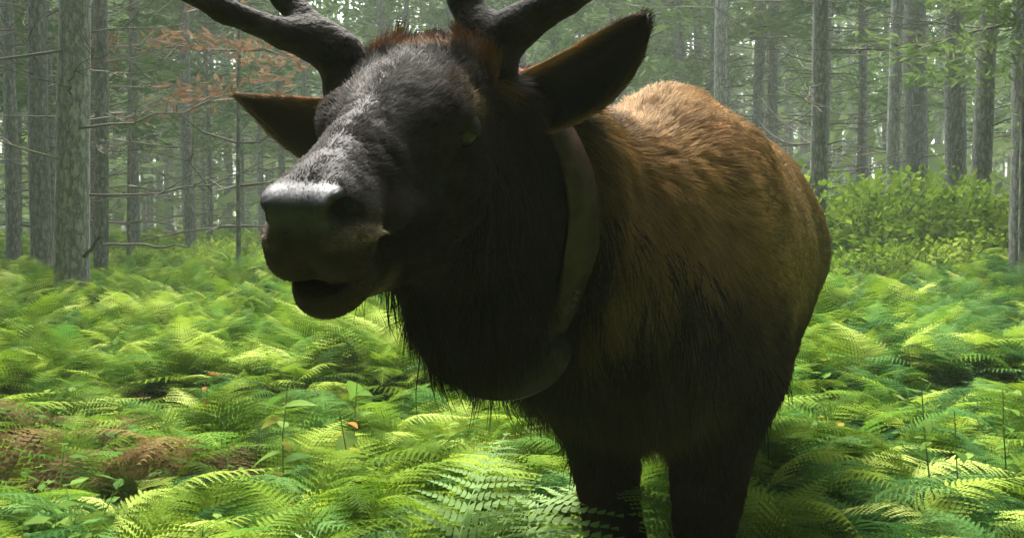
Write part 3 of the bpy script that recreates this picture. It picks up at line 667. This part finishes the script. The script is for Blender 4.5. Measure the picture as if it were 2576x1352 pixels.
Hst = 0.0065
EV, EF = surface_nets(elk_sdf, (-1.6, -.62, -.02), (1.45, .62, 1.75), Hst)
for _ in range(2):                                                    # relax onto the zero surface
    e = 2e-3; d0 = elk_sdf(EV); G = np.stack([(elk_sdf(EV + np.eye(3)[k] * e) - d0) / e for k in range(3)], 1)
    EV = EV - G * (d0 / np.maximum((G * G).sum(1), .2))[:, None] * .9
G /= np.linalg.norm(G, axis=1)[:, None] + 1e-9
print('elk verts', len(EV))
CO = np.array((.68, -.12, 1.07)); CE = np.array((.36, 0, .93)); CE /= np.linalg.norm(CE); CS = np.array((0, 1., 0)); CN = np.cross(CS, CE)
neck_a = np.array((.10, 0, 1.10)); neck_b = np.array(h2b((0, 0, -.1))); neck_d = (neck_b - neck_a) / np.linalg.norm(neck_b - neck_a)
def coat(p, nrm):
    """Coat colour, with some shade and highlight painted in, at points p of the animal."""
    n = vnoise(p, 9, 1)[:, None]; n2 = vnoise(p, 45, 2)[:, None]
    tan = np.array((.200, .112, .052)); gold = np.array((.35, .220, .095)); dark = np.array((.015, .011, .009)); choc = np.array((.045, .028, .018))
    c = tan * (1 - n) + gold * n
    rr_ = smooth(.25, -.45, p[:, 0])[:, None]; c = c * (1 - .6 * rr_) + np.array((.27, .185, .085)) * (.7 + .6 * n) * .6 * rr_
    up = smooth(1.15, 1.42, p[:, 2])[:, None]; c = c * (1 - .55 * up) + gold * 1.15 * .55 * up
    low = smooth(1.02, .80, p[:, 2] + (n[:, 0] - .5) * .1 - .12 * smooth(-.4, .5, p[:, 0]))[:, None]; c = c * (1 - .88 * low) + (choc * .5 + dark * .5) * .88 * low  # dark belly hair, plus painted shade on the lower body
    rump = smooth(-1.05, -1.3, p[:, 0])[:, None]; c = c * (1 - .5 * rump) + np.array((.50, .37, .20)) * .5 * rump
    a = (p - neck_a) @ neck_d + (n[:, 0] - .5) * .08 - .35 * (p[:, 2] - 1.12)
    nz_ = (n[:, 0] - .5) * .08; nk = np.maximum(smooth(.58, .72, p[:, 0] + nz_ - .25 * (p[:, 2] - 1.2)), smooth(.16, .36, a) * smooth(.02, -.12, p[:, 1] + nz_))[:, None]; c = c * (1 - nk) + dark * nk
    legs = smooth(.80, .66, p[:, 2])[:, None]; c = c * (1 - legs) + choc * .75 * legs
    q = (p - HO) @ HM.T
    hd = smooth(-.06, .02, q[:, 0])[:, None] * smooth(-.34, -.26, q[:, 2])[:, None]
    face = choc * .7 * (1 - n) + np.array((.042, .031, .024)) * n
    fore = (np.exp(-((q[:, 0] - .11) / .11) ** 2) * smooth(.085, .02, np.abs(q[:, 1])) * smooth(-.09, -.02, q[:, 2]))[:, None]
    face = face * (1 - .75 * fore) + np.array((.27, .26, .25)) * .75 * fore
    dk = (smooth(-.05, -.13, q[:, 2]) * smooth(.42, .30, q[:, 0]))[:, None]; face = face * (1 - .6 * dk) + dark * .6 * dk
    crown = (smooth(.035, .0, q[:, 0]) * smooth(-.09, -.04, q[:, 2]))[:, None]; face = face * (1 - crown) + np.array((.26, .12, .045)) * crown
    brow = np.exp(-(((q[:, 0] - .12) / .03) ** 2 + ((np.abs(q[:, 1]) - .09) / .022) ** 2 + ((q[:, 2] + .04) / .025) ** 2))[:, None]
    face = face * (1 - .8 * brow) + np.array((.24, .15, .07)) * .8 * brow
    lip = (smooth(.30, .36, q[:, 0]) * smooth(-.165, -.185, q[:, 2]))[:, None]; face = face * (1 - .6 * lip) + np.array((.26, .18, .11)) * .6 * lip
    aq = np.c_[q[:, 0], np.abs(q[:, 1]), q[:, 2]]
    nb_ = (smooth(.16, .34, q[:, 0]) * smooth(-.07, -.04, q[:, 2]))[:, None]; face = face * (1 - .75 * nb_) + dark * 1.3 * .75 * nb_
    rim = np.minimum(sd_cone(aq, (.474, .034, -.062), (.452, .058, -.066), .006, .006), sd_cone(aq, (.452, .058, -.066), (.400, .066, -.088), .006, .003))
    rim = np.minimum(rim, sd_cone(aq, (.500, 0, -.055), (.490, 0, -.10), .006, .006)); rm = smooth(.010, .001, rim)[:, None]  # paler skin on nostril rim and lip ridge, with painted highlight
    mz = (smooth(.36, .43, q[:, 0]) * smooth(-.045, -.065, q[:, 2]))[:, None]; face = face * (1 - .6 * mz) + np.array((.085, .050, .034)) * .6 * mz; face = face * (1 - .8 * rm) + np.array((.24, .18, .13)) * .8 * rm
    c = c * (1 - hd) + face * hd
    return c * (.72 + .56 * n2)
def hq_(p): return (p - HO) @ HM.T
def nosepad(p):
    q = (p - HO) @ HM.T
    return smooth(.446, .460, q[:, 0] + .5 * (q[:, 2] + .03)) * smooth(-.060, -.042, q[:, 2])

mfur, t, b = new_mat('elk_fur'); b.inputs['Roughness'].default_value = 0.62; b.inputs['Specular IOR Level'].default_value = 0.12
at = N(t, 'ShaderNodeAttribute', attribute_name='coat'); t.links.new(at.outputs['Color'], b.inputs['Base Color'])
mskin, t, b = new_mat('elk_hide')
at = N(t, 'ShaderNodeAttribute', attribute_name='coat'); t.links.new(at.outputs['Color'], b.inputs['Base Color'])
a2 = N(t, 'ShaderNodeAttribute', attribute_name='wet')
mr = N(t, 'ShaderNodeMapRange'); mr.inputs[3].default_value = .75; mr.inputs[4].default_value = .48
t.links.new(a2.outputs['Fac'], mr.inputs[0]); t.links.new(mr.outputs[0], b.inputs['Roughness'])
nz = N(t, 'ShaderNodeTexNoise', Scale=190.0, Detail=3.0); bp = N(t, 'ShaderNodeBump', Strength=.35, Distance=.003)
t.links.new(nz.outputs[0], bp.inputs['Height']); t.links.new(bp.outputs[0], b.inputs['Normal'])

elk = empty('bull_elk', E_O); elk.rotation_euler = (0, 0, E_YAW)
tag(elk, 'large brown bull elk with dark neck and raised muzzle standing close among the ferns', 'elk')
bme = mesh_np('body', EV, EF, mskin); body = obj('body', bme, elk)
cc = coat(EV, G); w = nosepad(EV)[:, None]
cc = cc * .40 * (1 - w) + np.array((.060, .064, .074)) * w
nq = hq_(EV); ni = smooth(.004, -.001, sd_ell(np.c_[nq[:, 0], np.abs(nq[:, 1]), nq[:, 2]], (.462, .047, -.031), (.024, .015, .0125)))[:, None]; cc = cc * (1 - .92 * ni)  # nostril hollow blackened, its shade painted into the colour
hoof = smooth(.075, .06, EV[:, 2])[:, None]; cc = cc * (1 - hoof) + np.array((.03, .025, .02)) * hoof
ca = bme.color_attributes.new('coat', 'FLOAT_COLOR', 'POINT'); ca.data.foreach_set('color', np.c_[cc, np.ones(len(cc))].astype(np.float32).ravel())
wa = bme.attributes.new('wet', 'FLOAT', 'POINT'); wa.data.foreach_set('value', w[:, 0].astype(np.float32))

# ---- fur: real hairs grown from the hide
rng = np.random.default_rng(5)
def grow(name, V, F, NV, count, weight, length, comb, colour, rad, npt=4, curl=0.0, parent=None, tri=False):
    """Hairs as one Curves object: rooted on the faces, combed along a direction field."""
    a = V[F[:, 0]]; b_ = V[F[:, 1]]; c = V[F[:, 2]]; d = V[F[:, 3]] if F.shape[1] > 3 else a
    ar = .5 * np.linalg.norm(np.cross(c - a, d - b_), axis=1) if F.shape[1] > 3 else .5 * np.linalg.norm(np.cross(b_ - a, c - a), axis=1)
    ctr = (a + b_ + c + d) / 4
    pr = ar * weight(ctr, NV[F[:, 0]]); pr = np.maximum(pr, 0); pr /= pr.sum()
    fi = rng.choice(len(F), count, p=pr); u = rng.random((count, 1)); v = rng.random((count, 1))
    p = (a[fi] * (1 - u) + b_[fi] * u) * (1 - v) + (d[fi] * (1 - u) + c[fi] * u) * v
    n = NV[F[fi, 0]]
    L = length(p, n) * (.7 + .6 * rng.random(count)); g = comb(p, n)
    g = g - (g * n).sum(1)[:, None] * n * .85; g /= np.linalg.norm(g, axis=1)[:, None] + 1e-6
    jit = rng.normal(size=(count, 3)); k = np.arange(npt) / (npt - 1)
    clump = np.stack([vnoise(p, 55, s) for s in (11, 12, 13)], 1) - .5
    pts = np.zeros((count, npt, 3))
    cj = curl(p) if callable(curl) else np.full(count, curl)
    for i, x in enumerate(k):
        dirv = n * (.36 * (1 - x * .6)) + g * (.35 + .75 * x) + jit * .09 + clump * (.42 + 2.2 * cj[:, None] * x) + rng.normal(size=(count, 3)) * (cj[:, None] * .35 * (i > 0))
        dirv /= np.linalg.norm(dirv, axis=1)[:, None]
        pts[:, i] = (p - n * .001) if i == 0 else pts[:, i - 1] + dirv * (L / (npt - 1))[:, None]
    hc = bpy.data.hair_curves.new(name); hc.add_curves([npt] * count)
    hc.position_data.foreach_set('vector', pts.astype(np.float32).ravel())
    r = rad(p)[:, None] * (1 - .85 * k[None] ** 1.5)
    ra = hc.attributes.get('radius') or hc.attributes.new('radius', 'FLOAT', 'POINT')
    ra.data.foreach_set('value', r.astype(np.float32).ravel())
    col = colour(p, n) * (.6 + .8 * rng.random((count, 1))) * (.74 + .52 * smooth(.2, .8, .5 * vnoise(p, 95, 21) + .5 * vnoise(p * np.array((.5, 1, 1)), 190, 22)))[:, None]
    at = hc.attributes.new('coat', 'FLOAT_COLOR', 'CURVE'); at.data.foreach_set('color', np.c_[col, np.ones(count)].astype(np.float32).ravel())
    hc.materials.append(mfur)
    o = bpy.data.objects.new(name, hc); link(o, parent); o['kind'] = 'stuff'
    return o
camL = np.array(E_I @ Vector((0, 0, CAM_Z)))
def hq(p): return (p - HO) @ HM.T
def near_w(p, n):
    dv = camL - p; dist = np.linalg.norm(dv, axis=1); f = (n * dv).sum(1) / dist
    w = np.where(f > -.25, 1.0, .12) / (.35 + (dist / 2.2) ** 2)
    w = w * (1 - nosepad(p) * .98)
    q = hq(p); w = w * np.where((q[:, 0] > .0) & (q[:, 2] > -.3), 1.6, 1)
    w = w * (((q[:, 0] - .15) ** 2 + (np.abs(q[:, 1]) - .095) ** 2 + (q[:, 2] + .068) ** 2) > .027 ** 2)
    w = w * np.where((q[:, 0] < .05) & (q[:, 2] > -.005) & (np.abs(q[:, 1]) > .042), .03, 1)
    return w * smooth(.25, .55, p[:, 2])
def f_len(p, n):
    q = hq(p); L = np.full(len(p), .015)
    L = L + .012 * smooth(1.25, 1.4, p[:, 2])
    a = (p - neck_a) @ neck_d
    nk = smooth(.0, .12, a); under = smooth(.2, -.5, n[:, 2])
    L = L * (1 - nk) + (.045 + .055 * under) * nk
    L = L + .03 * smooth(1.0, .8, p[:, 2]) * smooth(.1, .25, p[:, 0])
    L = np.where(p[:, 2] < .72, .018, L)
    L = np.where(np.abs((p - CO) @ CN) < .060, .010, L)
    hd = smooth(-.02, .05, q[:, 0]) * smooth(-.33, -.24, q[:, 2])
    fore = np.exp(-((q[:, 0] - .09) / .08) ** 2) * smooth(-.09, -.03, q[:, 2])
    hl = .010 + .020 * fore - .004 * smooth(.3, .4, q[:, 0])
    L = L * (1 - hd) + hl * hd
    L = np.where((q[:, 0] < .05) & (q[:, 0] > -.10) & (q[:, 2] > -.06) & (np.abs(q[:, 1]) < .05), .020, L)
    return L
def f_comb(p, n):
    q = hq(p)
    g = np.zeros_like(p); g[:, 0] = -.85; g[:, 2] = -.45 - .5 * smooth(1.2, .8, p[:, 2])
    nk = smooth(.0, .2, (p - neck_a) @ neck_d)[:, None]; tz = np.clip(n[:, 2], 0, 1)[:, None]; g = g * (1 - nk) + (np.array((-.35, 0, -.95)) * (1 - tz) + np.array((-1., 0, -.05)) * tz) * nk
    lg = smooth(.8, .7, p[:, 2])[:, None]; g = g * (1 - lg) + np.array((0, 0, -1.)) * lg
    hd = (smooth(-.02, .06, q[:, 0]) * smooth(-.33, -.24, q[:, 2]))[:, None]
    g = g * (1 - hd) + (-HM[0] * .9 - HM[2] * .25 + HM[1] * np.sign(q[:, 1])[:, None] * .25) * hd
    tf = ((q[:, 0] < .05) & (q[:, 0] > -.10) & (q[:, 2] > -.06))[:, None]; g = np.where(tf, HM[2] * .8 - HM[0] * .3, g)
    return g + (np.stack([vnoise(p, 6, s) for s in (3, 4, 5)], 1) - .5) * .45
def f_rad(p):
    q = hq(p); r = np.full(len(p), .0007)
    return np.where(q[:, 0] > -.02, .00042, r)
def f_curl(p):
    q = hq(p); return .05 + .75 * np.exp(-((q[:, 0] - .07) / .09) ** 2) * smooth(-.1, -.04, q[:, 2])
grow('fur', EV, EF, G, 420000, near_w, f_len, f_comb, lambda p, n: coat(p, n) * 1.15, f_rad, 4, f_curl, elk)
# long mane hairs hanging from throat and chest
def mane_w(p, n):
    a = (p - neck_a) @ neck_d; q = hq(p)
    return smooth(-.12, .05, a) * smooth(.1, -.6, n[:, 2]) * (np.abs((p - CO) @ CN) > .055) * (q[:, 0] < .12) * (p[:, 2] > .6) * (p[:, 2] < 1.25)
grow('mane', EV, EF, G, 16000, mane_w, lambda p, n: .035 + .19 * vnoise(p, 30, 7) ** 2.2 * (.4 + .6 * smooth(.85, .95, p[:, 2])), lambda p, n: np.tile((-.1, 0, -1.), (len(p), 1)), lambda p, n: np.tile((.030, .022, .017), (len(p), 1)), lambda p: np.full(len(p), .0015), 5, .22, elk)

# ---- eyes
meye, t, b = new_mat('eye_dark'); b.inputs['Base Color'].default_value = (.012, .008, .006, 1); b.inputs['Roughness'].default_value = .05; b.inputs['Specular IOR Level'].default_value = .45
for s in (-1, 1):
    bm = bmesh.new(); bmesh.ops.create_uvsphere(bm, u_segments=24, v_segments=16, radius=.0265)
    me = bpy.data.meshes.new('eye'); bm.to_mesh(me); bm.free()
    for p_ in me.polygons: p_.use_smooth = True
    o = obj('eye', me, elk, meye); o.location = h2b((.150, s * .087, -.068))

for s in (-1, 1):                                                     # lids half closed over the eyes
    bm = bmesh.new(); bmesh.ops.create_uvsphere(bm, u_segments=24, v_segments=16, radius=.0292)
    bmesh.ops.delete(bm, geom=[v for v in bm.verts if v.co.z < -.003 + .35 * abs(v.co.x)], context='VERTS')
    me = bpy.data.meshes.new('eyelid'); bm.to_mesh(me); bm.free()
    for p_ in me.polygons: p_.use_smooth = True
    ca = me.color_attributes.new('coat', 'FLOAT_COLOR', 'POINT'); ca.data.foreach_set('color', np.tile((.014, .010, .008, 1), len(me.vertices)).astype(np.float32))
    o = obj('eyelid', me, elk, mskin); o.location = h2b((.150, s * .087, -.068)); o.rotation_euler = (s * -.35, .2, 0)

# ---- ears: cupped leaf-shaped shells
mear, t, b = new_mat('ear_skin')
at = N(t, 'ShaderNodeAttribute', attribute_name='coat'); t.links.new(at.outputs['Color'], b.inputs['Base Color'])
def ear(mid, edge_a, edge_b, depths, cup, base_col, rim_col, count):
    """mid/edge_a/edge_b: matching picture points down the ear from root to tip; depths: forward distance of each."""
    nu, nv = 26, 17; V = []; C = []
    def interp(L, x):
        x = x * (len(L) - 1); i = min(int(x), len(L) - 2); f = x - i
        g = lambda k: np.array(L[max(0, min(len(L) - 1, k))], float)
        p0, p1, p2, p3 = g(i - 1), g(i), g(i + 1), g(i + 2)
        return .5 * (2 * p1 + (p2 - p0) * f + (2 * p0 - 5 * p1 + 4 * p2 - p3) * f * f + (3 * p1 - p0 - 3 * p2 + p3) * f ** 3)
    for i in range(nu):
        x = i / (nu - 1); m = interp(mid, x); a = interp(edge_a, x); b_ = interp(edge_b, x); Y = float(interp([[d] for d in depths], x)[0])
        for j in range(nv):
            v = j / (nv - 1) * 2 - 1
            e = a if v < 0 else b_; q = m + (e - m) * (abs(v) ** .85)
            w = np.linalg.norm(np.array(a) - np.array(b_)) / 100.
            dep = Y + cup * w * (1 - v * v) - .4 * cup * w
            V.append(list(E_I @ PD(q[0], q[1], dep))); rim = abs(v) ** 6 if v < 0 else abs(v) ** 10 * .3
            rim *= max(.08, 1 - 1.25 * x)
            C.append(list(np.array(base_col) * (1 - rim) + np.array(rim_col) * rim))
    V = np.array(V); C = np.array(C); F = []
    for i in range(nu - 1):
        for j in range(nv - 1): F.append((i * nv + j, i * nv + j + 1, (i + 1) * nv + j + 1, (i + 1) * nv + j))
    F = np.array(F)
    me = mesh_np('ear', V, F, mear); o = obj('ear', me, elk)
    ca = me.color_attributes.new('coat', 'FLOAT_COLOR', 'POINT'); ca.data.foreach_set('color', np.c_[C, np.ones(len(C))].astype(np.float32).ravel())
    md = o.modifiers.new('t', 'SOLIDIFY'); md.thickness = .007; md.offset = 0
    nr = np.zeros((len(V), 3)); me.vertices.foreach_get('normal', nr2 := np.zeros(len(V) * 3, np.float32)); nr = nr2.reshape(-1, 3)
    tip = V[-nv // 2] - V[nv // 2]; tip /= np.linalg.norm(tip)
    side = (camL - V.mean(0)); sgn = np.sign((nr @ side).mean())
    from_tree = lambda p: C[np.argmin(((p[:, None, ::1] - V[None]) ** 2).sum(2), 1)]
    for k in (1, -1):
        h = grow('ear_hair', V, F, nr * sgn * k, count, lambda p, n: np.ones(len(p)), lambda p, n: np.full(len(p), .016), lambda p, n: np.tile(tip, (len(p), 1)),
             lambda p, n: from_tree(p) * (1.0 if k > 0 else 1.6), lambda p: np.full(len(p), .0005), 3, .05, o)
    return o
ear([(1330, 262), (1395, 232), (1470, 185), (1545, 115), (1600, 65), (1628, 36)],
    [(1282, 196), (1345, 170), (1420, 133), (1508, 82), (1580, 45), (1616, 33)],
    [(1372, 335), (1438, 312), (1532, 256), (1600, 172), (1630, 88), (1634, 44)],
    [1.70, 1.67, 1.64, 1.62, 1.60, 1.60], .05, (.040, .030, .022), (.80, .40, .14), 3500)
ear([(850, 318), (800, 322), (745, 308), (690, 283), (640, 258), (594, 240)],
    [(850, 250), (800, 250), (745, 246), (690, 243), (640, 241), (592, 237)],
    [(830, 395), (790, 402), (752, 388), (692, 342), (640, 290), (596, 245)],
    [1.66, 1.66, 1.66, 1.66, 1.65, 1.64], .05, (.22, .15, .080), (.36, .17, .07), 2500)

# ---- antlers, each one smooth mesh with its tines
mant, t, b = new_mat('antler'); b.inputs['Roughness'].default_value = .8; b.inputs['Specular IOR Level'].default_value = .3
nz = N(t, 'ShaderNodeTexNoise', Scale=22.0, Detail=6.0); tc = N(t, 'ShaderNodeTexCoord'); mp = N(t, 'ShaderNodeMapping'); 
t.links.new(tc.outputs['Object'], nz.inputs[0])
t.links.new(ramp(t, nz.outputs[0], [(.3, (.010, .008, .007)), (.62, (.028, .021, .016)), (.85, (.075, .055, .04))]), b.inputs['Base Color'])
n2 = N(t, 'ShaderNodeTexNoise', Scale=95.0, Detail=4.0); bp = N(t, 'ShaderNodeBump', Strength=1.0, Distance=.007)
t.links.new(tc.outputs['Object'], n2.inputs[0]); t.links.new(n2.outputs[0], bp.inputs['Height']); t.links.new(bp.outputs[0], b.inputs['Normal'])
def antler(chains):
    ch = [[(np.array(EL(x, y, Y)), r) for x, y, Y, r in c] for c in chains]
    def f(p):
        p = p.astype(np.float32); d = None
        for c in ch:
            e = None
            for (a, ra), (b_, rb) in zip(c[:-1], c[1:]):
                v = sd_cone(p, a, b_, ra, rb); e = v if e is None else smin(e, v, .012)
            d = e if d is None else smin(d, e, .03)
        return d + (vnoise(p, 90, 3) - .5) * .0022
    A = np.array([q for c in ch for q, r in c]); lo = A.min(0) - .08; hi = A.max(0) + .08
    V, F = surface_nets(f, lo, hi, .0065)
    return obj('antler', mesh_np('antler', V, F), elk, mant)
antler([[(362, 98, 1.63, .036), (356, 80, 1.62, .035), (342, 53, 1.60, .028), (318, 36, 1.60, .025), (284, -4, 1.62, .0185), (240, -60, 1.68, .020), (196, -150, 1.78, .021), (190, -260, 1.90, .019), (215, -370, 2.05, .014), (250, -460, 2.15, .005)],
        [(325, 48, 1.60, .026), (284, 34, 1.57, .020), (224, 10, 1.52, .0165), (160, -22, 1.46, .013), (110, -70, 1.42, .009), (95, -120, 1.40, .004)],
        [(200, -140, 1.76, .018), (140, -190, 1.66, .012), (110, -260, 1.62, .004)],
        [(190, -255, 1.90, .017), (130, -330, 1.84, .011), (115, -400, 1.82, .004)],
        [(352, 92, 1.63, .040), (354, 84, 1.625, .040)]])
antler([[(486, 98, 1.64, .036), (487, 78, 1.63, .035), (489, 52, 1.62, .036), (478, 28, 1.62, .028), (464, -2, 1.63, .0235), (462, -60, 1.68, .022), (480, -150, 1.78, .021), (520, -260, 1.92, .018), (540, -380, 2.08, .013), (520, -470, 2.2, .005)],
        [(490, 48, 1.62, .034), (518, 27, 1.59, .030), (562, -2, 1.55, .025), (620, -34, 1.50, .020), (665, -90, 1.45, .012), (680, -150, 1.42, .004)],
        [(478, -145, 1.77, .018), (540, -200, 1.67, .012), (575, -265, 1.62, .004)],
        [(518, -255, 1.91, .016), (590, -320, 1.86, .010), (620, -390, 1.84, .004)],
        [(486, 92, 1.64, .040), (486, 84, 1.635, .040)]])
# ---- the tracking collar round the neck
mstrap, t, b = new_mat('collar_leather'); b.inputs['Roughness'].default_value = .6
nz = N(t, 'ShaderNodeTexNoise', Scale=40.0, Detail=5.0); tc = N(t, 'ShaderNodeTexCoord'); t.links.new(tc.outputs['Object'], nz.inputs[0])
t.links.new(ramp(t, nz.outputs[0], [(.3, (.028, .014, .009)), (.6, (.060, .033, .022)), (.8, (.11, .068, .047))]), b.inputs['Base Color'])
mbox, t, b = new_mat('collar_housing'); b.inputs['Base Color'].default_value = (.014, .014, .015, 1); b.inputs['Roughness'].default_value = .5
mnut, t, b = new_mat('collar_steel'); b.inputs['Base Color'].default_value = (.35, .34, .32, 1); b.inputs['Metallic'].default_value = 1; b.inputs['Roughness'].default_value = .4
nth = 96; th = np.arange(nth) * 2 * math.pi / nth
dirs = np.cos(th)[:, None] * CS + np.sin(th)[:, None] * CE
rs = np.arange(.05, .46, .003)
def ring_hit(w):
    h = np.full(nth, .2)
    for i in range(nth):
        dd = elk_sdf(CO + CN * w + dirs[i] * rs[:, None]); h[i] = rs[np.argmax(dd > 0)]
    h = np.minimum(h, .34)
    for _ in range(6): h = (np.roll(h, 1) + 2 * h + np.roll(h, -1)) / 4
    return h
hitF, hitB = ring_hit(.024), ring_hit(-.024); hitB = np.minimum(hitB, hitF + .045); hit = (hitF + hitB) / 2
col_root = empty('tracking_collar', E_M @ Vector(CO + CE * -.2)); tag(col_root, 'wide brown tracking collar with dark box under the throat, worn by the elk', 'collar')
CR = np.array(CO + CE * -.2)
def W_of(p): return (E_M @ Vector(p)) - (E_M @ Vector(CR))
V = []
for i in range(nth):
    for (o_, w_) in ((.016, -.024), (.023, -.023), (.021, .023), (.014, .024)):
        V.append(W_of(CO + dirs[i] * ((hitB if w_ < 0 else hitF)[i] + o_) + CN * w_))
F = [(i * 4 + j, i * 4 + (j + 1) % 4, ((i + 1) % nth) * 4 + (j + 1) % 4, ((i + 1) % nth) * 4 + j) for i in range(nth) for j in range(4)]
obj('strap', mesh_np('strap', V, F, mstrap, False), col_root)
def ring_box(name, a0, a1, o0, o1, w, mat, par, n=14):
    V = []
    for i in range(n):
        x = i / (n - 1); a = a0 + (a1 - a0) * x; r = np.interp(a % (2 * math.pi), th, hit); d = math.cos(a) * CS + math.sin(a) * CE; e = min(1, 4.5 * min(x, 1 - x) + .55)
        for k in range(12):
            u = math.cos(k * math.pi / 6); v = math.sin(k * math.pi / 6); u = math.copysign(abs(u) ** .45, u); v = math.copysign(abs(v) ** .45, v)
            V.append(W_of(CO + d * (r + (o0 + o1) / 2 + u * (o1 - o0) / 2 * e) + CN * v * w * e))
    F = [(i * 12 + j, i * 12 + (j + 1) % 12, (i + 1) * 12 + (j + 1) % 12, (i + 1) * 12 + j) for i in range(n - 1) for j in range(12)]
    me = bpy.data.meshes.new(name); me.from_pydata([tuple(v) for v in V], [], F + [tuple(range(12))[::-1], tuple(range((n - 1) * 12, n * 12))]); me.update(); me.materials.append(mat)
    return obj(name, me, par)
box = ring_box('battery_housing', math.radians(238), math.radians(292), .024, .085, .042, mbox, col_root)
for a in (318, 325, 332):
    bolt = ring_box('bolt', math.radians(a), math.radians(a + 2.2), .024, .033, .008, mnut, col_root, 4)
# ------------------------------------------------------------------ the damp air of the forest
def haze():
    m = bpy.data.materials.new('haze'); m.use_nodes = True; t = m.node_tree; t.nodes.clear()
    v = t.nodes.new('ShaderNodeVolumePrincipled'); v.inputs['Color'].default_value = (.80, .94, .82, 1); v.inputs['Density'].default_value = HAZE; v.inputs['Anisotropy'].default_value = .2
    o = t.nodes.new('ShaderNodeOutputMaterial'); t.links.new(v.outputs[0], o.inputs['Volume'])
    bm = bmesh.new(); bmesh.ops.create_cube(bm, size=1); me = bpy.data.meshes.new('haze'); bm.to_mesh(me); bm.free()
    ob = obj('haze', me, None, m); ob.scale = (1300, 1300, 26); ob.location = (0, 0, 26 / 2 - 3); tag(ob, kind='stuff')
HAZE = .0026
haze()
